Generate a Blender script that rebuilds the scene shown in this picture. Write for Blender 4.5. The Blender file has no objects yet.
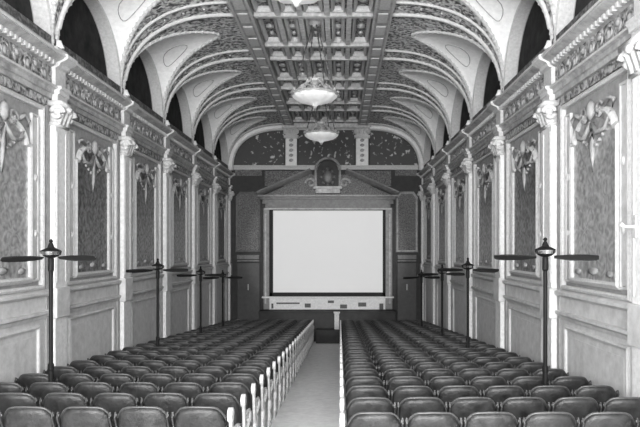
import bpy, bmesh, math, random
from mathutils import Vector, Matrix
random.seed(7)
PI = math.pi
SC = bpy.context.scene
COL = SC.collection
E = 1.93            # eye height above the floor directly below the camera
CX = 0.55           # camera stands right of the hall's centre line
SL = 0.0694         # fall of the raked floor per metre
HW = 3.85           # half width of the hall
YE = 24.3           # end wall
YB = -3.2           # rear wall
BAY = 2.96
SPR = E + 3.05      # vault springing
def fz(y): return -SL * y
PIERS = [YE - BAY * k for k in range(0, 10)]     # pier positions, 24.3 ... -2.34

# ------------------------------------------------------------------ materials
def new_mat(name):
    m = bpy.data.materials.new(name); m.use_nodes = True
    nt = m.node_tree
    return m, nt, nt.nodes['Principled BSDF']
def g(v, a=1): return (v, v, v, a)
def plain(name, v, rough=.6, metal=0, mott=0.0, scale=8, bump=0.0, spec=.5, rand=0.0):
    m, nt, b = new_mat(name)
    b.inputs['Roughness'].default_value = rough
    b.inputs['Metallic'].default_value = metal
    b.inputs['Specular IOR Level'].default_value = spec
    b.inputs['Base Color'].default_value = g(v)
    N, L = nt.nodes.new, nt.links.new
    if mott or bump:
        tc = N('ShaderNodeTexCoord'); n = N('ShaderNodeTexNoise')
        n.inputs['Scale'].default_value = scale; n.inputs['Detail'].default_value = 6; n.inputs['Roughness'].default_value = .65
        vec = tc.outputs['Object']
        if rand:
            oi = N('ShaderNodeObjectInfo'); ad = N('ShaderNodeVectorMath'); ad.operation = 'ADD'
            mu = N('ShaderNodeMath'); mu.operation = 'MULTIPLY'; mu.inputs[1].default_value = 37
            L(oi.outputs['Random'], mu.inputs[0]); L(vec, ad.inputs[0]); L(mu.outputs[0], ad.inputs[1]); vec = ad.outputs[0]
        L(vec, n.inputs['Vector'])
        r = N('ShaderNodeValToRGB')
        r.color_ramp.elements[0].position = .3; r.color_ramp.elements[1].position = .72
        r.color_ramp.elements[0].color = g(max(0, v * (1 - mott))); r.color_ramp.elements[1].color = g(min(1, v * (1 + mott)))
        L(n.outputs['Fac'], r.inputs[0]); L(r.outputs[0], b.inputs['Base Color'])
        if bump:
            bp = N('ShaderNodeBump'); bp.inputs['Strength'].default_value = bump; bp.inputs['Distance'].default_value = .03
            L(n.outputs['Fac'], bp.inputs['Height']); L(bp.outputs[0], b.inputs['Normal'])
    return m
def ornate(name, light, dark, scale=5.0, lo=.35, hi=.55, bump=.8, rough=.55, distort=.35, dist=.05):
    """moulded stucco scrollwork: light relief on a darker painted ground"""
    m, nt, b = new_mat(name); N, L = nt.nodes.new, nt.links.new
    b.inputs['Roughness'].default_value = rough
    tc = N('ShaderNodeTexCoord')
    n = N('ShaderNodeTexNoise'); n.inputs['Scale'].default_value = scale * .7; n.inputs['Detail'].default_value = 2
    L(tc.outputs['Object'], n.inputs['Vector'])
    sub = N('ShaderNodeVectorMath'); sub.operation = 'SUBTRACT'; sub.inputs[1].default_value = (.5, .5, .5)
    L(n.outputs['Color'], sub.inputs[0])
    sc = N('ShaderNodeVectorMath'); sc.operation = 'SCALE'; sc.inputs['Scale'].default_value = distort
    L(sub.outputs[0], sc.inputs[0])
    ad = N('ShaderNodeVectorMath'); ad.operation = 'ADD'; L(tc.outputs['Object'], ad.inputs[0]); L(sc.outputs[0], ad.inputs[1])
    v = N('ShaderNodeTexVoronoi'); v.inputs['Scale'].default_value = scale
    L(ad.outputs[0], v.inputs['Vector'])
    mul = N('ShaderNodeMath'); mul.operation = 'MULTIPLY'; mul.inputs[1].default_value = 16
    L(v.outputs['Distance'], mul.inputs[0])
    sn = N('ShaderNodeMath'); sn.operation = 'SINE'; L(mul.outputs[0], sn.inputs[0])
    n2 = N('ShaderNodeTexNoise'); n2.inputs['Scale'].default_value = scale * 3; n2.inputs['Detail'].default_value = 4
    L(tc.outputs['Object'], n2.inputs['Vector'])
    ma = N('ShaderNodeMath'); ma.operation = 'MULTIPLY_ADD'; ma.inputs[1].default_value = .10
    L(sn.outputs[0], ma.inputs[0]); L(n2.outputs['Fac'], ma.inputs[2])
    r = N('ShaderNodeValToRGB'); r.color_ramp.elements[0].position = lo; r.color_ramp.elements[1].position = hi
    r.color_ramp.elements[0].color = g(dark); r.color_ramp.elements[1].color = g(light)
    L(ma.outputs[0], r.inputs[0]); L(r.outputs[0], b.inputs['Base Color'])
    bp = N('ShaderNodeBump'); bp.inputs['Strength'].default_value = bump; bp.inputs['Distance'].default_value = dist
    L(ma.outputs[0], bp.inputs['Height']); L(bp.outputs[0], b.inputs['Normal'])
    return m
M = {}
M['plaster'] = plain('white_plaster', .66, .7, mott=.16, scale=14, bump=.15)
M['vaultwhite'] = plain('vault_white_plaster', .80, .75, mott=.10, scale=10, bump=.1)
M['mould'] = plain('moulding_paint', .50, .55, mott=.18, scale=22, bump=.2)
M['wall'] = plain('wall_paint', .27, .7, mott=.22, scale=9, bump=.2)
M['dado'] = plain('dado_paint', .52, .6, mott=.2, scale=6, bump=.2)
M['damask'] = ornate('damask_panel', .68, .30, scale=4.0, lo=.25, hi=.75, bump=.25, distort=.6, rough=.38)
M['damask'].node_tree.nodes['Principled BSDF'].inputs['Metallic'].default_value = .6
M['dark_damask'] = ornate('dark_damask_panel', .30, .06, scale=4.0, lo=.25, hi=.75, bump=.25, distort=.6, rough=.38)  # damask pattern in darker tones, so the far bays darken towards the screen
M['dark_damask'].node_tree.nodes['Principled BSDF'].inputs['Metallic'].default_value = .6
M['frieze'] = ornate('frieze_stucco', .42, .07, scale=4.5, lo=.34, hi=.62, bump=.9, distort=.6)
M['cove'] = ornate('cove_stucco', .70, .07, scale=3.8, lo=.36, hi=.62, bump=1.0, distort=.7)
M['attic'] = ornate('attic_stucco', .17, .05, scale=4.5, lo=.4, hi=.65, bump=.6)
M['coffer_ground'] = ornate('coffer_ground', .34, .04, scale=7, lo=.42, hi=.62, bump=.8)
M['coffer_beam'] = plain('coffer_beam_paint', .5, .5, mott=.35, scale=9, bump=.3)
M['beam_face'] = plain('edge_beam_paint', .34, .5, mott=.45, scale=6, bump=.3)
M['lunette'] = plain('dark_lunette_glass', .025, .8, mott=.6, scale=4, spec=.1)
M['mural'] = ornate('dark_mural', .50, .03, scale=2.0, lo=.62, hi=.74, bump=.1, distort=1.2)
M['endwall'] = plain('dark_end_wall', .03, .7, mott=.35, scale=5, bump=.3)
M['endmould'] = plain('end_wall_moulding', .12, .5, mott=.35, scale=9, bump=.3)
M['endorn'] = ornate('end_wall_carving', .26, .05, scale=9, lo=.3, hi=.7, bump=.6, distort=.6)
M['black'] = plain('black_velvet_border', .012, .8)
M['screen'] = plain('projection_screen', .9, .9)
M['door'] = plain('dark_door', .03, .5, mott=.4)
M['floor'] = plain('pale_floor_covering', .85, .8, mott=.12, scale=7, bump=.2)
M['leather'] = plain('dark_leather', .017, .45, mott=.95, scale=9, bump=.5, rand=1)
M['rim'] = plain('leather_piping', .06, .38, mott=.4, scale=20)
M['iron'] = plain('dark_cast_iron', .03, .4, mott=.3)
M['whiteiron'] = plain('white_painted_cast_iron', .46, .4, mott=.25, scale=16)
M['arm'] = plain('armrest_wood', .22, .35, mott=.3)
M['greycap'] = plain('grey_metal_joint', .22, .4)
M['fan'] = plain('fan_dark_metal', .008, .6, spec=.2)
M['fanblade'] = plain('fan_blade', .02, .7, spec=.2)
M['brass'] = plain('fan_polished_metal', .8, .2, metal=1)
M['chain'] = plain('chandelier_metal', .07, .4)
M['gilt'] = plain('chandelier_gilt', .4, .35, mott=.3, scale=20)
M['glassbowl'] = plain('alabaster_bowl', .7, .4, mott=.12, scale=8)
nt = M['glassbowl'].node_tree
nt.nodes['Principled BSDF'].inputs['Emission Color'].default_value = (1, 1, 1, 1)
nt.nodes['Principled BSDF'].inputs['Emission Strength'].default_value = .22

# ------------------------------------------------------------------ helpers
def obj(name, bm, mat, parent=None, smooth=False, bevel=0):
    me = bpy.data.meshes.new(name)
    bmesh.ops.recalc_face_normals(bm, faces=bm.faces)
    bm.to_mesh(me); bm.free()
    me.materials.append(mat)
    if smooth:
        for p in me.polygons: p.use_smooth = True
    o = bpy.data.objects.new(name, me); COL.objects.link(o)
    if parent: o.parent = parent
    if bevel:
        b = o.modifiers.new('bevel', 'BEVEL'); b.width = bevel; b.segments = 2; b.limit_method = 'ANGLE'
    return o
def struct(name, bm, mat, parent=None, **k):
    o = obj(name, bm, mat, parent, **k)
    if not parent: o['kind'] = 'structure'
    return o
def thing(name, label, cat, loc=(0, 0, 0), group=None):
    o = bpy.data.objects.new(name, None); COL.objects.link(o); o.empty_display_size = .1
    o.location = loc; o['label'] = label; o['category'] = cat
    if group: o['group'] = group
    return o
def tag(o, label, cat, group=None, kind=None):
    o['label'] = label; o['category'] = cat
    if group: o['group'] = group
    if kind: o['kind'] = kind
    return o
def box(bm, x0, x1, y0, y1, z0, z1):
    r = bmesh.ops.create_cube(bm, size=1)
    bmesh.ops.scale(bm, vec=(x1 - x0, y1 - y0, z1 - z0), verts=r['verts'])
    bmesh.ops.translate(bm, vec=((x0 + x1) / 2, (y0 + y1) / 2, (z0 + z1) / 2), verts=r['verts'])
    return r['verts']
def mapbox(bm, mp, a0, a1, h0, h1, d0, d1):
    v = [bm.verts.new(mp(a, h, d)) for a in (a0, a1) for h in (h0, h1) for d in (d0, d1)]
    for f in ((0, 1, 3, 2), (4, 6, 7, 5), (0, 4, 5, 1), (2, 3, 7, 6), (0, 2, 6, 4), (1, 5, 7, 3)):
        bm.faces.new([v[i] for i in f])
def tube(bm, pts, r, n=8, cap=True):
    pts = [Vector(p) for p in pts]; rings = []
    rs = r if isinstance(r, (list, tuple)) else [r] * len(pts)
    for i, p in enumerate(pts):
        t = (pts[min(i + 1, len(pts) - 1)] - pts[max(i - 1, 0)]).normalized()
        u = t.cross(Vector((0, 0, 1)));
        if u.length < 1e-3: u = t.cross(Vector((0, 1, 0)))
        u.normalize(); w = t.cross(u)
        rings.append([bm.verts.new(p + (u * math.cos(2 * PI * k / n) + w * math.sin(2 * PI * k / n)) * rs[i]) for k in range(n)])
    for a, b in zip(rings, rings[1:]):
        for k in range(n): bm.faces.new((a[k], a[(k + 1) % n], b[(k + 1) % n], b[k]))
    if cap: bm.faces.new(rings[0]); bm.faces.new(rings[-1])
def lathe(bm, prof, n=20, c=(0, 0, 0), flute=0, nf=12):
    rings = []
    for r, z in prof:
        ring = []
        for k in range(n):
            a = 2 * PI * k / n; rr = max(r, .001) * (1 + flute * math.cos(nf * a))
            ring.append(bm.verts.new((c[0] + rr * math.cos(a), c[1] + rr * math.sin(a), c[2] + z)))
        rings.append(ring)
    for a, b in zip(rings, rings[1:]):
        for k in range(n): bm.faces.new((a[k], a[(k + 1) % n], b[(k + 1) % n], b[k]))
    bm.faces.new(rings[0]); bm.faces.new(rings[-1])
def blob(bm, c, s, sub=1):
    r = bmesh.ops.create_icosphere(bm, subdivisions=sub, radius=1)
    bmesh.ops.scale(bm, vec=s, verts=r['verts']); bmesh.ops.translate(bm, vec=c, verts=r['verts'])
def band(bm, path, prof, mp, closed=False):
    """sweep a moulding profile [(offset, depth)] along a path [(a, h)] drawn on a wall"""
    n = len(path); rings = []
    for i, (a, h) in enumerate(path):
        p = Vector((a, h))
        q0 = Vector(path[(i - 1) % n] if (closed or i > 0) else path[0]); q1 = Vector(path[(i + 1) % n] if (closed or i < n - 1) else path[-1])
        e0 = (p - q0); e1 = (q1 - p)
        if e0.length < 1e-6: e0 = e1
        if e1.length < 1e-6: e1 = e0
        e0.normalize(); e1.normalize()
        n0 = Vector((-e0.y, e0.x)); n1 = Vector((-e1.y, e1.x)); nn = (n0 + n1)
        if nn.length < 1e-3: nn = n0
        nn.normalize(); k = 1 / max(.35, nn.dot(n0))
        rings.append([bm.verts.new(mp(p.x + nn.x * o * k, p.y + nn.y * o * k, d)) for o, d in prof])
    m = len(prof)
    for i in range(n if closed else n - 1):
        A, B = rings[i], rings[(i + 1) % n]
        for j in range(m - 1): bm.faces.new((A[j], A[j + 1], B[j + 1], B[j]))
    if not closed:
        for R in (rings[0], rings[-1]):
            if m > 2: bm.faces.new(R)
def poly(bm, pts, mp, d0, d1):
    """prism of a polygon drawn on a wall"""
    A = [bm.verts.new(mp(a, h, d0)) for a, h in pts]; B = [bm.verts.new(mp(a, h, d1)) for a, h in pts]
    bm.faces.new(A); bm.faces.new(B); n = len(pts)
    for i in range(n): bm.faces.new((A[i], A[(i + 1) % n], B[(i + 1) % n], B[i]))
def left(a, h, d): return Vector((-HW + d, a, h))
def right(a, h, d): return Vector((HW - d, a, h))
def end(a, h, d): return Vector((a, YE - d, h))
def grid_faces(bm, rows):
    for A, B in zip(rows, rows[1:]):
        for i in range(len(A) - 1):
            try: bm.faces.new((A[i], A[i + 1], B[i + 1], B[i]))
            except ValueError: pass
ORD = ['zeroth', 'first', 'second', 'third', 'fourth', 'fifth', 'sixth', 'seventh', 'eighth', 'ninth', 'tenth', 'eleventh', 'twelfth']

# ------------------------------------------------------------------ vault geometry
D, H, P = 2.25, 1.78, 2.4
def cove_h(d): return H * (1 - (1 - min(d, D) / D) ** P) ** (1 / P)
def cove_d(h): return D * (1 - max(0, 1 - (h / H) ** P) ** (1 / P))
FLAT = SPR + H
GA, WA = 1.41, 1.36          # half widths of groin and of wall arch
def groin(t): return 1.75 * math.sqrt(max(0, 1 - t * t))
def warch(t): return 1.42 * math.sqrt(max(0, 1 - t * t))
TS = [-math.cos(PI * i / 28) for i in range(29)]

# ------------------------------------------------------------------ floor, walls
bm = bmesh.new()
vs = [bm.verts.new((x, y, fz(y) + dz)) for dz in (-.2, 0) for (x, y) in ((-HW, YB), (HW, YB), (HW, YE), (-HW, YE))]
for f in ((0, 1, 2, 3), (4, 5, 6, 7), (0, 1, 5, 4), (1, 2, 6, 5), (2, 3, 7, 6), (3, 0, 4, 7)): bm.faces.new([vs[i] for i in f])
struct('floor', bm, M['floor'])
for side, mp in (('left', left), ('right', right)):
    bm = bmesh.new()
    v = [bm.verts.new(mp(a, h, d)) for d in (0, -.3) for a, h in ((YB, fz(YB)-.2), (YE, fz(YE)-.2), (YE, SPR), (YB, SPR))]
    for f in ((0, 1, 2, 3), (4, 5, 6, 7), (0, 1, 5, 4), (0, 3, 7, 4), (1, 2, 6, 5), (2, 3, 7, 6)): bm.faces.new([v[i] for i in f])
    # upper wall with arched openings
    for k in range(len(PIERS) - 1):
        yc = (PIERS[k] + PIERS[k + 1]) / 2
        lo = [(-BAY / 2, 0)] + [(t * WA, warch(t)) for t in TS] + [(BAY / 2, 0)]
        for d in (0,):
            A = [bm.verts.new(mp(yc + a, SPR + h, d)) for a, h in lo]; B = [bm.verts.new(mp(yc + a, FLAT + .3, d)) for a, h in lo]
            grid_faces(bm, [A, B])
        R0 = [bm.verts.new(mp(yc + t * WA, SPR + warch(t), 0)) for t in TS]; R1 = [bm.verts.new(mp(yc + t * WA, SPR + warch(t), -.22)) for t in TS]
        grid_faces(bm, [R0, R1])
    struct('wall_' + side, bm, M['wall'])
def wall_x(name, y0, y1, m, z0):
    b = bmesh.new(); box(b, -HW - .3, HW + .3, y0, y1, z0, FLAT + .3); return struct(name, b, m)
wall_x('wall_end', YE, YE + .3, M['endwall'], fz(YE) - .2)
wall_x('wall_rear', YB - .3, YB, M['wall'], -.2)

# lunette openings: dark arched glazing with bars
wn = 0
for side, mp in (('left', left), ('right', right)):
    for k in range(len(PIERS) - 1):
        yc = (PIERS[k] + PIERS[k + 1]) / 2; wn += 1
        bm = bmesh.new()
        pts = [(yc + t * WA * 1.02, SPR + warch(t) * 1.02) for t in TS]
        poly(bm, pts, mp, -.22, -.26)
        w = struct('window_%d' % wn, bm, M['lunette'])
        bm = bmesh.new()
        band(bm, [(yc + t * (WA - .01), SPR + (warch(t) - .01 if warch(t) > .02 else 0)) for t in TS], [(0, -.20), (0, .03), (.05, .05), (.09, .03), (.09, 0), (0, 0)], mp)
        c = obj('window_frame', bm, M['mould'], w)

# cove vault with penetrations
bn = 0
for side, mp in (('left', left), ('right', right)):
    for k in range(len(PIERS) - 1):
        yc = (PIERS[k] + PIERS[k + 1]) / 2
        cv = bmesh.new()
        NS = 14
        cols = []
        for t in [None] + TS + [None]:
            col = []
            if t is None:
                a = -BAY / 2 if not cols else BAY / 2; h0 = 0
            else: a = t * GA; h0 = groin(t)
            d0 = cove_d(h0)
            for j in range(NS + 1):
                # even steps along the curve
                u0 = math.acos(max(-1, min(1, 1 - d0 / D))); u = u0 + (PI / 2 - u0) * j / NS
                d = D * (1 - math.cos(u)); h = cove_h(d)
                col.append(cv.verts.new(mp(yc + a, SPR + h, d)))
            cols.append(col)
        grid_faces(cv, cols)
        bn += 1
        c = struct('ceiling_vault', cv, M['cove'], smooth=True)
        # penetration surface
        pv = bmesh.new(); cols = []
        for t in TS:
            hw, hg = warch(t), groin(t); dg = cove_d(hg)
            col = []
            for j in range(9):
                s = j / 8
                hh = hw + (hg - hw) * math.sin(s * PI / 2)
                col.append(pv.verts.new(mp(yc + t * (WA + (GA - WA) * s), SPR + hh, dg * s)))
            cols.append(col)
        grid_faces(pv, cols)
        obj('penetration', pv, M['vaultwhite'], c, smooth=True)
        # beaded groin
        gb = bmesh.new(); prev = None
        N = 320; acc = 0
        pts = []
        for i in range(N + 1):
            t = -math.cos(PI * i / N); hg = groin(t)
            pts.append(mp(yc + t * GA, SPR + hg - .005, cove_d(hg) + .01))
        tube(gb, pts[::8], .034, 6)
        acc = 0; last = pts[0]
        for p in pts[1:]:
            acc += (p - last).length; last = p
            if acc > .13:
                acc = 0; blob(gb, p, (.052, .052, .052), 0 if yc > 14 else 1)
        obj('beading', gb, M['mould'], c)
        # outlined oval on the smooth plaster near the crown of each penetration
        ov = bmesh.new()
        for sgn in (-1, 1):
            loop = []
            for i in range(17):
                th = 2 * PI * i / 16; tt = sgn * .42 + .2 * math.cos(th); s = .5 + .24 * math.sin(th)
                hw, hg = warch(tt), groin(tt); dg = cove_d(hg); hh = hw + (hg - hw) * math.sin(s * PI / 2)
                loop.append(mp(yc + tt * (WA + (GA - WA) * s), SPR + hh - .012, dg * s))
            tube(ov, loop, .009, 5, cap=False)
        obj('oval_moulding', ov, M['beam_face'], c)
    # transverse rib mouldings at each pier
    for k, y in enumerate(PIERS[:-1]):
        rb = bmesh.new()
        for sg in (-1, 1):
            if k == 0 and sg == 1: continue
            pts = []
            for j in range(2, 25):
                u = PI / 2 * j / 24; d = D * (1 - math.cos(u)); h = cove_h(d)
                w = .03 + .30 * (j / 24) ** .6
                # keep the rib inside the vault skin left between two groins
                a = w * sg
                pts.append(mp(y + a, SPR + h - .02 * math.sin(u), d + .02 * math.cos(u)))
            tube(rb, pts, .048 if sg == 1 else .034, 6)
        # raised rosettes along the rib
        for j in range(5, 24, 3):
            u = PI / 2 * j / 24; d = D * (1 - math.cos(u)); h = cove_h(d)
            if k: blob(rb, mp(y, SPR + h - .01, d), (.03, .045, .03), 1)
        o = struct('ceiling_rib', rb, M['mould'], smooth=True)

# flat coffered ceiling
FW = HW - D                    # 1.6
cp = bmesh.new(); box(cp, -FW, FW, YB, YE, FLAT + .16, FLAT + .26)
ceil = struct('ceiling', cp, M['coffer_ground'])
# two edge beams
for nm, s in (('trim_1', -1), ('trim_2', 1)):
    bm = bmesh.new(); x0, x1 = sorted((s * (FW - .36), s * (FW + .02)))
    box(bm, x0, x1, YB, YE, FLAT - .07, FLAT + .2)
    tr = struct(nm, bm, M['beam_face'])
    b2 = bmesh.new()
    for xx in (x0 + .02, x1 - .02): box(b2, xx - .022, xx + .022, YB, YE, FLAT - .105, FLAT - .07)
    y = PIERS[-1]
    while y < YE - .1:
        box(b2, x0 + .09, x1 - .09, y + .12, y + .62, FLAT - .09, FLAT - .07)
        y += BAY / 4
    obj('beam_moulding', b2, M['mould'], tr)
xs = [-1.24, -.74, -.28, .28, .74, 1.24]
bm = bmesh.new()
for x in xs[1:-1]: box(bm, x - .055, x + .055, YB, YE, FLAT, FLAT + .16)
for p in PIERS[:-1]:
    for (a, b) in ((-.62, -.5), (.44, .56)):
        box(bm, -1.24, 1.24, p + a - .0, p + b, FLAT - .012, FLAT + .16) if p + b < YE else None
struct('trim_3', bm, M['coffer_beam'])
fr = bmesh.new(); bs = bmesh.new()
def ceilmap(a, h, d): return Vector((a, h, FLAT + .16 - d))
for p in PIERS[:-1]:
    for (y0, y1, big) in ((p - BAY + .56, p - .62, True), (p - .5, p + .44, False)):
        if y1 > YE: y1 = YE - .05
        if y0 < YB: continue
        for i in range(5):
            a0, a1 = xs[i] + .085, xs[i + 1] - .085
            if i == 0: a0 = -1.22
            if i == 4: a1 = 1.22
            q0, q1 = y0 + .05, y1 - .05
            c = min(.14, (a1 - a0) * .3) if i in (1, 3) else 0.0
            if c and big: path = [(a0 + c, q0), (a1 - c, q0), (a1, q0 + c), (a1, q1 - c), (a1 - c, q1), (a0 + c, q1), (a0, q1 - c), (a0, q0 + c)]
            else: path = [(a0, q0), (a1, q0), (a1, q1), (a0, q1)]
            band(fr, path, [(0, 0), (0, .10), (.03, .115), (.06, .08), (.08, .04), (.08, 0)], ceilmap, closed=True)
            cxx, cyy = (a0 + a1) / 2, (q0 + q1) / 2
            if big:
                for j in (-1, 0, 1):
                    r = .11 if j == 0 else .06
                    blob(bs, (cxx, cyy + j * .42, FLAT + .15), (r, r * 1.3, .05), 1)
            else: blob(bs, (cxx, cyy, FLAT + .15), (.12, .1, .05), 1)
struct('trim_4', fr, M['mould'])
struct('trim_5', bs, M['gilt'], smooth=True)
# ceiling above the rear part of the cove stays inside the shell

# ------------------------------------------------------------------ entablature
tn = 6
for side, mp in (('left', left), ('right', right)):
    prof = [(2.24, 0), (2.24, .07), (2.31, .07), (2.32, .10), (2.38, .10), (2.40, .14), (2.44, .14), (2.45, .05), (2.72, .05), (2.74, .10), (2.79, .12), (2.82, .19), (2.85, .25), (2.91, .25), (2.93, .20), (2.96, .12), (3.04, .10), (3.05, 0)]
    bm = bmesh.new()
    A = [bm.verts.new(mp(YB, E + h, d)) for h, d in prof]; B = [bm.verts.new(mp(YE, E + h, d)) for h, d in prof]
    for i in range(len(prof) - 1): bm.faces.new((A[i], A[i + 1], B[i + 1], B[i]))
    bm.faces.new(A); bm.faces.new(B)
    t = struct('trim_%d' % tn, bm, M['beam_face']); tn += 1
    t.name = 'cornice_' + side
    fb = bmesh.new(); mapbox(fb, mp, YB, YE, E + 2.455, E + 2.715, .05, .062)
    mapbox(fb, mp, YB, YE, E + 2.12, E + 2.235, 0, .03)
    obj('frieze', fb, M['frieze'], t)
    # bright top bead and dentils
    tb = bmesh.new()
    mapbox(tb, mp, YB, YE, E + 2.865, E + 2.90, .25, .275)
    mapbox(tb, mp, YB, YE, E + 2.40, E + 2.425, .14, .155)
    obj('bead', tb, M['mould'], t)
    db = bmesh.new(); y = 2.0
    while y < YE:
        mapbox(db, mp, y, y + .06, E + 2.74, E + 2.80, .10, .155); y += .12
    obj('dentil_row', db, M['mould'], t)
    # attic strip under lunettes
    ab = bmesh.new(); mapbox(ab, mp, YB, YE, SPR - .0, SPR + .16, -.2, .035)
    obj('attic_strip', ab, M['attic'], t)
    # relief on frieze: repeated urn and scroll lumps
    rl = bmesh.new()
    for k in range(len(PIERS) - 1):
        for j in range(9):
            yy = PIERS[k] - .42 - j * .265 + random.uniform(-.05, .05)
            if yy < 2: continue
            blob(rl, mp(yy, E + 2.585 + (.035 if j % 2 else -.03), .07), (.03, .075 if j % 2 else .05, .05 if j % 2 else .085), 1)
            tube(rl, [mp(yy + .10 * math.cos(q), E + 2.585 + .085 * math.sin(q), .072) for q in [PI * 2 * i / 8 for i in range(7)]], .013, 4)
    obj('scroll_relief', rl, M['wall'], t, smooth=True)
    # dado rail
    bm = bmesh.new()
    prof = [(-1.05, 0), (-1.05, .03), (-1.0, .05), (-.97, .09), (-.93, .09), (-.92, .035), (-.72, .035), (-.71, .07), (-.68, .10), (-.64, .10), (-.62, .05), (-.60, 0)]
    A = [bm.verts.new(mp(YB, E + h, d)) for h, d in prof]; B = [bm.verts.new(mp(YE, E + h, d)) for h, d in prof]
    for i in range(len(prof) - 1): bm.faces.new((A[i], A[i + 1], B[i + 1], B[i]))
    bm.faces.new(A); bm.faces.new(B)
    o = struct('trim_%d' % tn, bm, M['dado']); tn += 1
    # baseboard following the raked floor + dado field
    bm = bmesh.new(); poly(bm, [(YB, fz(YB)), (YE, fz(YE)), (YE, fz(YE) + .25), (YB, fz(YB) + .25)], mp, 0, .04)
    struct('baseboard_' + side, bm, M['dado'])
    bm = bmesh.new(); poly(bm, [(YB, fz(YB) + .25), (YE, fz(YE) + .25), (YE, E - 1.05), (YB, E - 1.05)], mp, 0, .012)
    struct('trim_%d' % tn, bm, M['dado']); tn += 1
    # end wall cornice line is built with the end wall
# cornice objects are part of the shell
for o in COL.objects:
    if o.name.startswith('cornice_'): o['kind'] = 'structure'

# ------------------------------------------------------------------ pilasters and wall panels
def far_word(k):      # k = index from end wall
    return 'beside the end wall' if k == 0 else '%s from the end wall' % ORD[k + 1]
def make_pilaster(y, mp, side, k):
    t = thing('pilaster', 'pale pilaster with scrolled capital on the %s wall, %s' % (side, far_word(k)), 'pilaster', mp(y, fz(y), 0), group='pilasters along the %s wall' % side)
    def lm(a, h, d): return mp(y + a, h, d) - mp(y, fz(y), 0)
    lim = .0 if k == 0 else 1
    b = bmesh.new(); a1 = .29 if lim else 0
    mapbox(b, lm, -.29, a1, fz(y) + .02 * 0 + .26, E + 2.12, .013, .045); obj('backing', b, M['wall'], t)
    b = bmesh.new(); a1 = .2 if lim else 0
    mapbox(b, lm, -.2, a1, fz(y) + .3, E + 1.84, .045, .13)
    obj('shaft', b, M['plaster'], t, bevel=.012)
    b = bmesh.new()
    band(b, [(-.15, E - .52), (-.15, E + 1.76)], [(-.012, .13), (-.012, .142), (.012, .142), (.012, .13)], lm)
    if lim: band(b, [(.15, E - .52), (.15, E + 1.76)], [(-.012, .13), (-.012, .142), (.012, .142), (.012, .13)], lm)
    obj('fillet', b, M['mould'], t)
    b = bmesh.new(); a1 = .25 if lim else 0
    mapbox(b, lm, -.25, a1, fz(y - .25) + .0, fz(y) + .30, .045, .16)
    obj('plinth', b, M['dado'], t, bevel=.015)
    b = bmesh.new(); mapbox(b, lm, -.23, a1 - .02 if lim else 0, E - 1.06, E - .60, .045, .17)
    obj('dado_block', b, M['dado'], t, bevel=.015)
    # capital
    cb = bmesh.new()
    mapbox(cb, lm, -.22, a1 - .03 if lim else 0, E + 1.84, E + 1.89, .045, .16)
    mapbox(cb, lm, -.19, .19 if lim else 0, E + 1.89, E + 2.10, .045, .14)
    mapbox(cb, lm, -.27, .27 if lim else 0, E + 2.13, E + 2.20, .045, .25)
    for a in ((-.2, .2) if lim else (-.2,)):
        # volute: spiral scroll
        pts = []
        for i in range(22):
            th = i / 21 * 3.2 * PI; r = .105 * (1 - i / 26)
            pts.append(lm(a, E + 2.03 + r * math.sin(th), .15 + r * math.cos(th)))
        tube(cb, pts, [.04] * 22, 6)
        blob(cb, lm(a, E + 2.03, .15), (.05, .06, .05), 1)
    for a in (-.12, 0, .12):
        if not lim and a > -.1: continue
        tube(cb, [lm(a, E + 1.88, .14), lm(a, E + 1.97, .165), lm(a, E + 2.06, .20), lm(a * 1.1, E + 2.09, .235), lm(a * 1.1, E + 2.06, .25)], [.045, .05, .045, .03, .015], 6)
    blob(cb, lm(0 if lim else -.10, E + 2.1, .24), (.06, .07, .06), 1)
    obj('capital', cb, M['mould'], t, smooth=True)
    # bracket block breaking forward in the entablature
    pr = [(2.20, .06), (2.20, .15), (2.31, .15), (2.32, .18), (2.38, .18), (2.40, .21), (2.44, .21), (2.45, .12), (2.72, .12), (2.74, .17), (2.79, .19), (2.82, .26), (2.85, .31), (2.91, .31), (2.96, .17), (3.04, .15), (3.05, .05)]
    bb = bmesh.new(); w1 = .17 if lim else 0
    A = [bb.verts.new(lm(-.17, E + h, d)) for h, d in pr]; B = [bb.verts.new(lm(w1, E + h, d)) for h, d in pr]
    for i in range(len(pr) - 1): bb.faces.new((A[i], A[i + 1], B[i + 1], B[i]))
    bb.faces.new(A); bb.faces.new(B)
    obj('entablature_block', bb, M['mould'], t)
    # foot of the vault rib
    if not lim: return t
    fb = bmesh.new()
    tube(fb, [lm(0, SPR + .0, .11), lm(0, SPR + .06, .10), lm(0, SPR + .12, .09)], [.07, .05, .04], 8)
    obj('rib_foot', fb, M['vaultwhite'], t, smooth=True)
    return t
for side, mp in (('left', left), ('right', right)):
    for k, y in enumerate(PIERS[:-1]):
        if y < 2: continue
        make_pilaster(y, mp, side, k)

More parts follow.
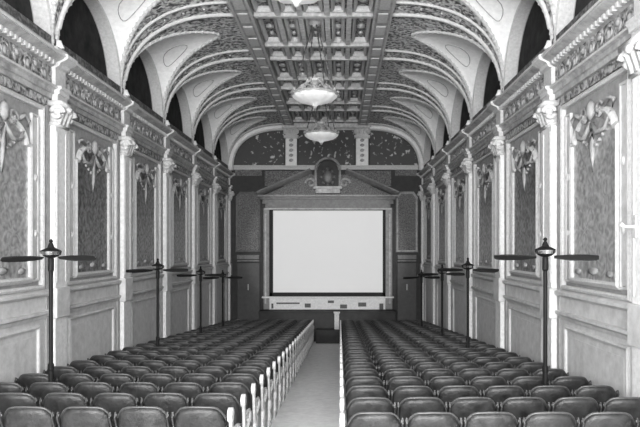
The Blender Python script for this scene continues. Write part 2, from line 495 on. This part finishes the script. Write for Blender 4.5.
def arch_path(hw, h0, h1, rise, n=12):
    """shouldered arch outline, symmetric, starting bottom left; clockwise inside"""
    pts = [(-hw, h0), (-hw, h1)]
    for i in range(n + 1):
        th = PI - PI * i / n
        pts.append((hw * .86 * math.cos(th), h1 + .02 + rise * math.sin(th)))
    pts += [(hw, h1), (hw, h0)]
    return pts
PB, PT = E - .54, E + 2.02
def make_panel(yc, mp, side, k):
    base = mp(yc, E - .6, 0)
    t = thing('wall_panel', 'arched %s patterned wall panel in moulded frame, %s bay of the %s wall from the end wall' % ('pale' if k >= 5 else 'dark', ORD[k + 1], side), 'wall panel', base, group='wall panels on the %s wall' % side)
    def lm(a, h, d): return mp(yc + a, h, d) - base
    pth = arch_path(.70, PB + .12, E + 1.42, .30)
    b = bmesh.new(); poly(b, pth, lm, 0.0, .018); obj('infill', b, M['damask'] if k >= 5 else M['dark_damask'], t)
    b = bmesh.new(); band(b, pth, [(-.01, 0), (-.01, .05), (.025, .065), (.05, .05), (.075, .03), (.075, 0)], lm, closed=True)
    band(b, [(-1.03, PB), (-1.03, PT), (1.03, PT), (1.03, PB)], [(0, 0), (0, .06), (.03, .075), (.06, .06), (.07, .03), (.07, 0)], lm, closed=True)
    obj('frame', b, M['mould'], t)
    # slender strips beside the panel
    for s in (-1, 1):
        b = bmesh.new()
        mapbox(b, lm, s * .87 - .055, s * .87 + .055, PB + .10, PT - .14, 0, .028)
        band(b, [(s * .87 - .08, PB + .08), (s * .87 - .08, PT - .12), (s * .87 + .08, PT - .12), (s * .87 + .08, PB + .08)], [(-.01, 0), (-.01, .04), (.018, .04), (.018, 0)], lm, closed=True)
        for hh in (PB + .75, PB + 1.55): blob(b, lm(s * .87, hh, .03), (.03, .035, .06), 1)
        obj('side_strip', b, M['dado'], t)
    # crest carving over the arch and swags below it
    b = bmesh.new(); hc = E + 1.78
    blob(b, lm(0, hc, .06), (.06, .10, .15), 1)
    for s in (-1, 1):
        pts = []
        for i in range(14):
            th = i / 13 * 2.4 * PI; r = .13 * (1 - i / 18)
            pts.append(lm(s * (.24 + r * math.cos(th) * 1.0), hc - .05 + r * math.sin(th), .05))
        tube(b, pts, .022, 5)
        tube(b, [lm(s * .02, hc - .17, .05), lm(s * .2, hc - .32, .06), lm(s * .42, hc - .30, .05), lm(s * .55, hc - .12, .04)], [.03, .035, .03, .015], 6)
        tube(b, [lm(s * .38, hc - .02, .05), lm(s * .52, hc + .05, .05), lm(s * .66, hc + .0, .05), lm(s * .62, hc - .1, .05)], [.03, .03, .025, .01], 6)
        for j in range(5): blob(b, lm(s * (.10 + .10 * j), hc - .46 + .05 * j, .03), (.025, .04, .035), 1)
    tube(b, [lm(0, hc - .15, .04), lm(.02, hc - .4, .045), lm(-.02, hc - .62, .04), lm(0, hc - .8, .03)], [.05, .04, .03, .01], 6)
    for sx in (-1, 1): blob(b, lm(sx * .5, PB + .22, .03), (.02, .12, .05), 1)
    blob(b, lm(0, PB + .24, .03), (.03, .16, .06), 1)
    obj('crest', b, M['wall'], t, smooth=True)
    return t
def make_dado_panel(yc, mp, side, k):
    base = mp(yc, fz(yc) + .3, .012)
    t = thing('dado_panel', 'plain framed dado panel under the %s bay of the %s wall from the end wall' % (ORD[k + 1], side), 'dado panel', base, group='dado panels on the %s wall' % side)
    def lm(a, h, d): return mp(yc + a, h, d + .012) - base
    pth = [(-.95, fz(yc - .95) + .36), (-.95, E - 1.17), (.95, E - 1.17), (.95, fz(yc + .95) + .36)]
    b = bmesh.new(); band(b, pth, [(0, 0), (0, .03), (.025, .04), (.05, .02), (.05, 0)], lm, closed=True); obj('frame', b, M['dado'], t)
    p2 = [(-.85, fz(yc - .85) + .46), (-.85, E - 1.27), (.85, E - 1.27), (.85, fz(yc + .85) + .46)]
    b = bmesh.new(); poly(b, p2, lm, 0, .006); obj('field', b, M['dado'], t)
for side, mp in (('left', left), ('right', right)):
    for k in range(len(PIERS) - 1):
        yc = (PIERS[k] + PIERS[k + 1]) / 2
        if yc < 4.5: continue
        make_panel(yc, mp, side, k); make_dado_panel(yc, mp, side, k)

# ------------------------------------------------------------------ end wall
def px(x): return CX + (x - 340) / 25.5
def ph(y): return E + (248 - y) / 25.5
FE = fz(YE)
# archivolt following the vault, horizontal sill, two piers, painted fields
def vault_outline(inset=0, n=20):
    pts = []
    for j in range(n + 1):
        u = PI / 2 * j / n; d = D * (1 - math.cos(u)); pts.append((-HW + d, SPR + cove_h(d)))
    return pts + [(-x, z) for x, z in reversed(pts)]
bm = bmesh.new()
vo = vault_outline()
band(bm, vo, [(-.02, 0), (-.02, .10), (-.06, .14), (-.16, .14), (-.20, .08), (-.22, 0)], end)
a = struct('trim_20', bm, M['vaultwhite'])
bm = bmesh.new()
for (h0, h1, d) in ((167.5, 166, .22), (170, 167.5, .12)): mapbox(bm, end, -HW + .25, HW - .25, ph(h0), ph(h1), 0, d)
struct('trim_21', bm, M['mould'])
# murals: three fields
def mural(x0, x1, label):
    pts = [(x0, ph(166))]
    top = []
    n = 16
    for i in range(n + 1):
        x = x0 + (x1 - x0) * i / n
        d = HW - abs(x) - .2
        top.append((x, SPR - .16 + cove_h(max(0, d)) * .97))
    pts = [(x0, ph(166))] + top + [(x1, ph(166))]
    b = bmesh.new(); poly(b, pts, end, 0, .02)
    tag(obj('mural', b, M['mural']), label, 'mural', 'murals in the end wall arch')
mural(-HW + .25, px(284), 'dark painted field left of the piers in the end wall arch')
mural(px(299), px(354), 'dark painted field between the two white piers in the end wall arch')
mural(px(370), HW - .25, 'dark painted field right of the piers in the end wall arch')
for (x0, x1, w) in ((px(285), px(298), 'left'), (px(355), px(369), 'right')):
    xm = (x0 + x1) / 2
    t = thing('arch_pier', '%s white carved pier dividing the painted arch on the end wall' % w, 'pier', end(xm, ph(166), 0), group='piers of the end wall arch')
    def lm(a, h, d): return end(xm + a, h, d) - end(xm, ph(166), 0)
    hwid = (x1 - x0) / 2 - .03
    b = bmesh.new(); mapbox(b, lm, -hwid, hwid, ph(166), ph(139), .02, .16); obj('shaft', b, M['vaultwhite'], t, bevel=.02)
    b = bmesh.new()
    mapbox(b, lm, -hwid - .06, hwid + .06, ph(139), ph(136), .02, .22); mapbox(b, lm, -hwid - .1, hwid + .1, ph(128), ph(125), .02, .28)
    mapbox(b, lm, -hwid + .02, hwid - .02, ph(136), ph(128), .02, .16)
    for s in (-1, 1):
        blob(b, lm(s * hwid, ph(132), .16), (.10, .06, .14), 1); blob(b, lm(s * hwid * .3, ph(132), .18), (.05, .05, .12), 1)
    obj('capital', b, M['mould'], t)
    b = bmesh.new()
    for j in range(5): blob(b, lm(0, ph(161 - 5 * j), .17), (.10, .03, .07), 1)
    obj('carved_drop', b, M['beam_face'], t)
# beam across the end of the coffers
bm = bmesh.new(); box(bm, -1.7, 1.7, YE - .3, YE, FLAT - .17, FLAT + .0)
for i in range(26): box(bm, -1.66 + i * .13, -1.60 + i * .13, YE - .34, YE - .3, FLAT - .12, FLAT - .02)
struct('trim_22', bm, M['coffer_beam'])
# cornice of the end wall under the lunette
bm = bmesh.new(); mapbox(bm, end, -HW + .3, px(262), ph(176), ph(170), 0, .06); mapbox(bm, end, px(395), HW - .3, ph(176), ph(170), 0, .06)
struct('trim_23', bm, M['endorn'])

# screen surround
so = end((px(264) + px(392)) / 2, FE, 0)
t = thing('screen_surround', 'tall carved frame with broken pediment around the white screen', 'screen surround', so)
def lm(a, h, d): return end(a, h, d) - so
xl, xr = px(264), px(392)
b = bmesh.new(); mapbox(b, lm, xl, px(270), ph(309), ph(208), 0, .22)
M['jamb'] = plain('jamb_paint', .18, .5, mott=.3)
obj('jamb', b, M['jamb'], t, bevel=.02)
b = bmesh.new(); mapbox(b, lm, px(385), xr, ph(309), ph(208), 0, .22)
obj('jamb', b, M['jamb'], t, bevel=.02)
for s in (px(265.5), px(388.5)):
    b = bmesh.new(); mapbox(b, lm, s, s + .06, ph(303), ph(214), .22, .24)
    obj('jamb_fillet', b, M['beam_face'], t)
b = bmesh.new(); mapbox(b, lm, xl + .02, xr - .02, ph(309), ph(296.5), 0, .20); mapbox(b, lm, xl - .05, xr + .05, ph(297.6), ph(296), 0, .3)
obj('sill', b, M['plaster'], t, bevel=.01)
for (x0, x1, y0, y1) in ((277, 300, 303.5, 302), (305, 311, 307, 303), (328, 334, 302.5, 300), (340, 347, 308, 304), (358, 366, 306, 302), (379, 383, 309, 303), (272, 274, 308, 303)):
    b = bmesh.new(); mapbox(b, lm, px(x0), px(x1), ph(y0), ph(y1), .20, .215)
    obj('sill_ornament', b, M['door'], t)
b = bmesh.new()
mapbox(b, lm, px(266), px(390), ph(209), ph(204), 0, .20)
mapbox(b, lm, px(263), px(393), ph(204), ph(200), 0, .16)
mapbox(b, lm, px(259), px(397), ph(198), ph(196), 0, .34)
mapbox(b, lm, px(261), px(395), ph(200), ph(198), 0, .26)
obj('entablature', b, M['endmould'], t)
b = bmesh.new()
mapbox(b, lm, px(265), px(391), ph(210), ph(208.5), .16, .25); mapbox(b, lm, px(259), px(397), ph(196.4), ph(195.7), 0, .37)
obj('bright_edge', b, M['beam_face'], t)
for (xa, xb) in ((259, 312), (397, 345)):
    b = bmesh.new(); p = [(px(xa), ph(196)), (px(xb), ph(173))]
    if xa > xb: p = p[::-1]
    band(b, p, [(-.02, 0), (-.02, .2), (.05, .3), (.12, .36), (.16, .36), (.16, 0)], lm)
    obj('raking_cornice', b, M['jamb'], t)
b = bmesh.new()
poly(b, [(px(263), ph(196)), (px(393), ph(196)), (px(345), ph(175)), (px(312), ph(175))], lm, 0, .08)
obj('tympanum', b, M['endorn'], t)
for (x0, x1) in ((265, 312), (346, 391)):
    b = bmesh.new(); mapbox(b, lm, px(x0), px(x1), ph(186), ph(171), 0, .05)
    obj('backing_panel', b, M['endorn'], t)
b = bmesh.new()
xm = px(328)
band(b, [(xm - .42, ph(188)), (xm - .42, ph(171))] + [(xm + .42 * math.cos(PI - PI * i / 14), ph(171) + .40 * math.sin(PI * i / 14)) for i in range(1, 14)] + [(xm + .42, ph(171)), (xm + .42, ph(188))],
     [(0, .03), (0, .42), (.05, .46), (.09, .42), (.09, .03)], lm)
mapbox(b, lm, px(314), px(342), ph(190), ph(187.5), 0, .5)
mapbox(b, lm, px(316), px(340), ph(194), ph(190), 0, .4)
for s in (-1, 1):
    pts = []
    for i in range(14):
        th = i / 13 * 2.2 * PI; r = .2 * (1 - i / 17)
        pts.append(lm(xm + s * (.66 + r * math.cos(th)), ph(187) + .12 + r * math.sin(th), .3))
    tube(b, pts, .05, 6)
obj('niche_frame', b, M['beam_face'], t)
b = bmesh.new()
poly(b, [(xm - .4, ph(188)), (xm - .4, ph(171))] + [(xm + .4 * math.cos(PI - PI * i / 10), ph(171) + .38 * math.sin(PI * i / 10)) for i in range(1, 10)] + [(xm + .4, ph(171)), (xm + .4, ph(188))], lm, .03, .3)
obj('niche_field', b, M['endwall'], t)
b = bmesh.new(); cz = ph(178)
blob(b, lm(xm, cz, .34), (.2, .08, .27), 2)
for i in range(8):
    th = 2 * PI * i / 8; blob(b, lm(xm + .25 * math.cos(th), cz + .3 * math.sin(th), .33), (.08, .06, .08), 1)
obj('cartouche', b, M['endmould'], t, smooth=True)
# black masking and the screen itself
t = thing('projection_screen', 'large blank white projection screen with black masking border', 'screen', end(px(327.5), ph(294), .02))
so2 = end(px(327.5), ph(294), .02)
def lm(a, h, d): return end(a, h, d) - so2
b = bmesh.new()
x0, x1, h0, h1 = px(270), px(385), ph(296), ph(208.8)
for (aa, ab, ha, hb) in ((x0, px(273.3), h0, h1), (px(382.6), x1, h0, h1), (x0, x1, ph(210.6), h1), (x0, x1, h0, ph(292.3))): mapbox(b, lm, aa, ab, ha, hb, .04, .16)
obj('masking', b, M['black'], t)
b = bmesh.new(); mapbox(b, lm, x0, x1, h0, h1, .02, .05); obj('fabric', b, M['screen'], t)

# side doors + framed panels on the end wall
dn = 0
for w, x0, x1 in (('left', px(236), px(261)), ('right', px(396), px(417.5))):
    dn += 1
    b = bmesh.new(); mapbox(b, end, x0 + .06, x1 - .06, FE, ph(263), 0, .03); d = struct('door_%d' % dn, b, M['door'])
    b = bmesh.new(); band(b, [(x0 + .06, FE), (x0 + .06, ph(263)), (x1 - .06, ph(263)), (x1 - .06, FE)], [(0, 0), (0, .08), (.06, .08), (.06, 0)], end); obj('door_frame', b, M['endwall'], d)
    b = bmesh.new(); xx = (x0 + x1) / 2
    mapbox(b, end, xx - .02, xx + .02, ph(290), ph(284), .03, .07); obj('door_handle', b, M['mould'], d)
    so3 = end(xx, ph(252), 0)
    def lm(a, h, d): return end(a, h, d) - so3
    t = thing('end_wall_panel', 'framed dark panel above the %s doorway beside the screen' % w, 'wall panel', so3, group='panels beside the screen')
    p = [(x0 + .08, ph(250)), (x0 + .08, ph(198)), (x0 + .2, ph(194)), (x1 - .2, ph(194)), (x1 - .08, ph(198)), (x1 - .08, ph(250))]
    b = bmesh.new(); poly(b, p, lm, 0, .03); obj('infill', b, M['endorn'], t)
    b = bmesh.new(); band(b, p, [(0, 0), (0, .08), (.06, .1), (.09, .06), (.09, 0)], lm, closed=True)
    obj('frame', b, M['beam_face'] if w == 'right' else M['endmould'], t)
    b = bmesh.new(); mapbox(b, lm, x0 + .06, x1 - .06, ph(259), ph(255), 0, .12); mapbox(b, lm, x0 + .06, x1 - .06, ph(262), ph(260), 0, .08)
    obj('lower_moulding', b, M['endmould'], t)
# low stage front below the screen
b = bmesh.new()
box(b, px(262), px(394), YE - .7, YE - .01, FE, ph(309.5) - .05)
box(b, px(261), px(395), YE - .76, YE - .01, ph(309.5) - .05, ph(309.5) - .002)
st = tag(obj('stage', b, M['endwall'], bevel=.01), 'low dark stage ledge under the screen', 'stage')
# small white post at the head of the aisle
yp = 23.15
b = bmesh.new(); box(b, -.34, .53, 22.85, 23.5, fz(23.5), fz(yp) + .5)
tag(obj('step', b, M['endwall'], bevel=.01), 'low dark step closing the far end of the aisle', 'step')
t = thing('aisle_post', 'small white post at the far end of the aisle below the screen', 'post', (.43, yp, fz(yp) + .5))
b = bmesh.new(); box(b, -.09, .09, -.05, .05, 0, .60); obj('shaft', b, M['whiteiron'], t, bevel=.01)
b = bmesh.new(); box(b, -.12, .12, -.08, .08, .60, .66); obj('cap', b, M['whiteiron'], t, bevel=.01)

# ------------------------------------------------------------------ seats
def back_mesh():
    bm = bmesh.new(); W, Z0, Z1 = .240, .40, .87; T = .032
    nu, nv = 14, 10
    def outline(u, v):   # u -1..1, v 0..1 -> x, z with rounded upper corners and gently arched top
        x = u * W * (1 - .06 * (1 - v)); ztop = Z1 - .022 * u * u - .11 * max(0, (abs(u) - .5) / .5) ** 2.6
        return x, Z0 + (ztop - Z0) * v
    rowsB, rowsF = [], []
    for j in range(nv + 1):
        v = j / nv; A, B = [], []
        for i in range(nu + 1):
            u = -1 + 2 * i / nu; x, z = outline(u, v)
            lean = -(z - Z0) * .22; curve = .045 * u * u
            e = (1 - abs(u) ** 6) ** .5 * (1 - max(0, (v - .8) / .2) ** 3 * .75) if abs(u) < 1 else .0
            th = T * (.35 + .65 * e)
            A.append(bm.verts.new((x, lean + curve - th, z))); B.append(bm.verts.new((x, lean + curve + th, z)))
        rowsB.append(A); rowsF.append(B)
    grid_faces(bm, rowsB); grid_faces(bm, rowsF)
    for i in range(nu):
        bm.faces.new((rowsB[-1][i], rowsB[-1][i + 1], rowsF[-1][i + 1], rowsF[-1][i]))
        bm.faces.new((rowsB[0][i], rowsB[0][i + 1], rowsF[0][i + 1], rowsF[0][i]))
    for j in range(nv):
        for c in (0, -1): bm.faces.new((rowsB[j][c], rowsB[j + 1][c], rowsF[j + 1][c], rowsF[j][c]))
    return bm
def rim_mesh():
    bm = bmesh.new(); W, Z0, Z1 = .240, .40, .87; pts = []
    for i in range(25):
        u = -1 + 2 * i / 24
        z = Z1 - .022 * u * u - .11 * max(0, (abs(u) - .5) / .5) ** 2.6
        pts.append((u * W, -(z - Z0) * .22 + .045 * u * u, z + .002))
    tube(bm, pts, .013, 6); return bm
def seat_mesh():   # tipped-down upholstered seat
    bm = bmesh.new(); rows = []
    for top in (0, 1):
        for j in range(7):
            v = j / 6 if top == 0 else 1 - j / 6; R = []
            for i in range(9):
                u = -1 + 2 * i / 8
                zz = (.045 * (1 - u ** 4) * (1 - (2 * v - 1) ** 4) if top else 0)
                R.append(bm.verts.new((u * .215 * (1 - .1 * v ** 4), .02 + v * .40, .40 + (.05 if top else 0) + zz)))
            rows.append(R)
    grid_faces(bm, rows + [rows[0]])
    bm.faces.new([r[0] for r in rows]); bm.faces.new([r[-1] for r in rows])
    return bm
def standard_mesh(x, thick, fancy):
    bm = bmesh.new()
    def mp(a, h, d): return Vector((x - thick / 2 + d, a, h))
    # foot, curved leg, back post, arm bracket (side view: a forward, h up)
    poly(bm, [(-.07, 0), (.33, 0), (.33, .025), (.20, .05), (.16, .12), (.15, .22), (.20, .33), (.24, .40), (.24, .45), (.12, .46), (.05, .40), (.02, .26), (.0, .12), (-.07, .03)], mp, 0, thick)
    poly(bm, [(.05, .38), (.12, .46), (.06, .56), (.02, .70), (-.03, .80), (-.09, .83), (-.11, .78), (-.06, .70), (-.03, .56), (.0, .44)], mp, 0, thick)
    poly(bm, [(.02, .585), (.12, .57), (.26, .56), (.32, .53), (.28, .48), (.24, .46), (.29, .45), (.36, .50), (.38, .56), (.34, .605), (.20, .61), (.02, .62)], mp, 0, thick)
    if fancy:
        for (a, h, r) in ((-.06, .80, .065), (.35, .555, .06), (.12, .33, .07), (.1, .14, .05)):
            poly(bm, [(a + r * math.cos(2 * PI * i / 12), h + r * math.sin(2 * PI * i / 12)) for i in range(12)], mp, -.008, thick + .008)
    return bm
def arm_mesh(x):
    bm = bmesh.new()
    tube(bm, [(x, .0, .628), (x, .12, .635), (x, .26, .632), (x, .36, .625), (x, .385, .60)], [.010, .014, .016, .016, .012], 8); return bm
def cap_mesh(x):
    bm = bmesh.new(); blob(bm, (x, -.085, .80), (.012, .016, .018), 1); return bm
def make_chair(kind):
    t = thing('theatre_seat', 'x', 'theatre seat')
    b = obj('backrest', back_mesh(), M['leather'], t, smooth=True)
    obj('piping', rim_mesh(), M['rim'], b, smooth=True)
    obj('seat', seat_mesh(), M['leather'], t, smooth=True)
    for s in (-1, 1):
        aisle = (kind == s)
        x = s * .236 if not aisle else s * .285
        o = obj('leg', standard_mesh(x, 0.014 if not aisle else .026, aisle), M['whiteiron' if aisle else 'iron'], t, bevel=0)
        if aisle: o['label'] = 'white scrolled cast iron end standard'
        obj('armrest', arm_mesh(x), M['whiteiron' if aisle else 'arm'], o, smooth=True)
        if not aisle: obj('joint_cap', cap_mesh(x), M['whiteiron' if kind == -1 else 'greycap'], o, smooth=True)
    return t
def copy_tree(o, parent=None):
    c = o.copy(); COL.objects.link(c); c.parent = parent
    for ch in o.children: copy_tree(ch, c)
    return c
protos = {0: make_chair(0), 1: make_chair(1), -1: make_chair(-1)}
used = set()
PITCH = .52; ROWS = 24
for blk, xe, sgn, y0 in (('left', -.47, -1, 5.65), ('right', .60, 1, 5.40)):
    for r in range(ROWS):
        y = y0 + .75 * r
        rowtxt = ('nearest row' if r == 0 else '%s row from the camera' % ORD[r + 1]) if r < 12 else ('row nearest the screen' if r == ROWS - 1 else '%s row from the screen' % ORD[ROWS - r])
        for i in range(6):
            pitch = .52 if sgn < 0 else .508; x = xe + sgn * pitch * (i + .5)
            kind = -sgn if i == 0 else 0
            p = protos[kind]
            if kind in used: c = copy_tree(p)
            else: c = p; used.add(kind)
            c.location = (x, y, fz(y) + .002)
            c.rotation_euler = (-math.atan(SL) + random.uniform(-.006, .006), 0, random.uniform(-.004, .004))
            pos = ('on the aisle' if i == 0 else 'against the wall' if i == 5 else '%s seat from the aisle' % ORD[i + 1])
            c['label'] = 'dark leather theatre seat, %s block, %s, %s' % (blk, rowtxt, pos)
            c['group'] = 'theatre seats in the %s block' % blk

# ------------------------------------------------------------------ fans on tall poles
def make_fan(x, y, yaw, label, side):
    z0 = fz(y)
    HB = 2.39
    t = thing('pole_fan', label, 'fan', (x, y, z0), group='pole fans along the %s wall' % side)
    b = bmesh.new(); lathe(b, [(.0, -.005), (.07, -.005), (.07, .03), (.05, .06), (.036, .10)], 16)
    obj('foot', b, M['fan'], t, smooth=False)
    b = bmesh.new(); lathe(b, [(.036, .1), (.03, .95), (.036, .96), (.036, 1.02), (.025, 1.04), (.025, HB - .22), (.036, HB - .2), (.036, HB - .07), (.03, HB - .05)], 12)
    obj('pole', b, M['fan'], t)
    b = bmesh.new(); lathe(b, [(.03, -.05), (.05, -.045), (.085, -.03), (.11, .0), (.12, .03), (.12, .04), (.08, .06), (.045, .075)], 24, (0, 0, HB)); m = obj('motor', b, M['fan'], t, smooth=False)
    b = bmesh.new(); lathe(b, [(.104, -.012), (.112, -.012), (.126, .032), (.108, .032)], 24, (0, 0, HB)); obj('polished_band', b, M['brass'], m)
    b = bmesh.new(); lathe(b, [(.045, .075), (.035, .10), (.022, .13), (.016, .14), (.026, .155), (.018, .175), (.0, .185)], 14, (0, 0, HB)); obj('finial', b, M['fan'], t)
    for s in (0, PI):
        b = bmesh.new()
        q = [(.10, -.025), (.18, -.05), (.28, -.075), (.48, -.08), (.56, -.07), (.595, -.04), (.60, 0), (.595, .03), (.48, .05), (.28, .05), (.18, .035), (.10, .02)]
        tilt = .5
        A = []; B = []
        for (u, v) in q:
            zz = v * math.sin(tilt); vv = v * math.cos(tilt)
            A.append(b.verts.new((u, vv, HB - .045 + zz))); B.append(b.verts.new((u, vv, HB - .057 + zz)))
        b.faces.new(A); b.faces.new(B)
        for i in range(len(q)): b.faces.new((A[i], A[(i + 1) % len(q)], B[(i + 1) % len(q)], B[i]))
        bmesh.ops.rotate(b, verts=b.verts, cent=(0, 0, 0), matrix=Matrix.Rotation(s + yaw, 3, 'Z'))
        obj('blade', b, M['fanblade'], t)
for (y, yaw, lab) in ((7.68, .95, 'dark two-bladed fan on a tall pole, nearest by the left wall'), (12.18, .5, 'dark pole fan, second from the camera by the left wall'), (15.93, .3, 'dark pole fan, third from the camera by the left wall'), (18.93, .25, 'dark pole fan, farthest by the left wall')):
    make_fan(CX - 3.58, y, yaw, lab, 'left')
for (y, yaw, lab) in ((7.43, -.29, 'dark two-bladed fan on a tall pole, nearest by the right wall'), (11.93, -.5, 'dark pole fan, second from the camera by the right wall'), (14.93, .3, 'dark pole fan, third from the camera by the right wall'), (18.68, .3, 'dark pole fan, farthest by the right wall')):
    make_fan(CX + 2.46, y, yaw, lab, 'right')
# small bracket on the nearest right wall pilaster
t = thing('wall_bracket', 'small white wall bracket at the right picture edge', 'bracket', (HW - .142, 6.62, E + .23))
b = bmesh.new(); box(b, -.02, 0, -.03, .03, -.12, .12); obj('plate', b, M['whiteiron'], t)
b = bmesh.new(); tube(b, [(-.02, 0, 0), (-.12, 0, .0), (-.17, 0, .03)], [.018, .018, .03], 8); obj('arm', b, M['whiteiron'], t)

# ------------------------------------------------------------------ chandeliers
def make_chandelier(y, label):
    zb = E + 3.10; t = thing('chandelier', label, 'chandelier', (0, y, zb))
    def P(pr): return pr
    b = bmesh.new()
    lathe(b, [(.0, 0), (.05, .01), (.09, .05), (.22, .08), (.38, .13), (.46, .19), (.485, .25), (.45, .25), (.3, .17), (.0, .12)], 48, flute=.04, nf=12)
    obj('bowl', b, M['glassbowl'], t, smooth=True)
    b = bmesh.new(); lathe(b, [(.47, .245), (.51, .245), (.52, .275), (.50, .30), (.47, .30)], 40); 
    for i in range(12):
        a = 2 * PI * i / 12; blob(b, (.50 * math.cos(a), 0.50 * math.sin(a), .32), (.035, .035, .05), 1)
    obj('rim', b, M['gilt'], t)
    b = bmesh.new(); lathe(b, [(.0, -.06), (.03, -.04), (.045, -.01), (.03, .02)], 12); obj('pendant_knob', b, M['gilt'], t)
    b = bmesh.new(); lathe(b, [(.10, .33), (.12, .42), (.06, .46), (.09, .52), (.13, .56), (.05, .62), (.02, .70)], 16)
    for i in range(6):
        a = 2 * PI * i / 6
        tube(b, [(.06 * math.cos(a), .06 * math.sin(a), .44), (.2 * math.cos(a), .2 * math.sin(a), .52), (.3 * math.cos(a), .3 * math.sin(a), .46), (.46 * math.cos(a), .46 * math.sin(a), .30)], .018, 6)
        blob(b, (.17 * math.cos(a), .17 * math.sin(a), .57), (.035, .035, .05), 1)
    obj('crown', b, M['gilt'], t)
    top = FLAT + .15 - zb
    for i in range(4):
        a = 2 * PI * i / 4 + .5
        b = bmesh.new(); tube(b, [(.46 * math.cos(a), .46 * math.sin(a), .40), (.06 * math.cos(a), .06 * math.sin(a), top - .08)], .013, 6)
        for j in range(14):
            s = (j + .5) / 14; r = .46 + (.06 - .46) * s
            blob(b, (r * math.cos(a), r * math.sin(a), .40 + (top - .48) * s), (.022, .022, .035), 1)
        obj('chain', b, M['chain'], t)
    b = bmesh.new(); lathe(b, [(.02, top - .14), (.08, top - .10), (.15, top - .05), (.17, top + .0)], 20); obj('ceiling_rose', b, M['gilt'], t)
    return t
make_chandelier(7.85, 'pale bowl chandelier cut by the top edge of the picture')
make_chandelier(13.6, 'pale bowl chandelier on long chains, the one fully seen in mid hall')
make_chandelier(18.3, 'farthest pale bowl chandelier hanging before the end wall arch')

# ------------------------------------------------------------------ light
def area(name, loc, rot, sx, sy, power):
    l = bpy.data.lights.new(name, 'AREA'); l.shape = 'RECTANGLE'; l.size = sx; l.size_y = sy; l.energy = power
    o = bpy.data.objects.new(name, l); COL.objects.link(o); o.location = loc; o.rotation_euler = rot; return o
area('unseen_rear_light', (0, YB + .15, 3.2), (math.radians(88), 0, 0), 6.5, 3.4, 2800)  # unseen area light put in behind the camera; the rear wall has no window
for i, y in enumerate((7.95, 13.6, 18.3)):
    l = bpy.data.lights.new('chandelier_lamp', 'POINT'); l.energy = (24, 10, 4)[i]; l.shadow_soft_size = .3
    o = bpy.data.objects.new('chandelier_lamp', l); COL.objects.link(o); o.location = (0, y, E + 3.75)
s = bpy.data.lights.new('added_screen_spot', 'SPOT'); s.energy = 7500; s.spot_size = math.radians(14); s.spot_blend = .3; s.shadow_soft_size = .1  # spot added to brighten the screen; no projector is built
so = bpy.data.objects.new('added_screen_spot', s); COL.objects.link(so); so.location = (0, YB + .2, E + 1.6)
dirv = Vector((0, YE, E - .15)) - so.location; so.rotation_euler = dirv.to_track_quat('-Z', 'Y').to_euler()
w = bpy.data.worlds.new('world'); SC.world = w; w.use_nodes = True
w.node_tree.nodes['Background'].inputs[0].default_value = (1, 1, 1, 1)
w.node_tree.nodes['Background'].inputs[1].default_value = .3

# ------------------------------------------------------------------ camera
cam = bpy.data.cameras.new('camera'); co = bpy.data.objects.new('camera', cam); COL.objects.link(co)
co.location = (CX, 0, E); co.rotation_euler = (PI / 2, 0, 0)
cam.sensor_width = 36; cam.lens = 36 * 620 / 640
cam.shift_x = -20 / 640; cam.shift_y = 34.5 / 640; cam.clip_start = .05; cam.clip_end = 100
SC.camera = co
SC.view_settings.view_transform = 'Standard'; SC.view_settings.look = 'None'
SC.view_settings.gamma = 1; SC.view_settings.exposure = 0.0
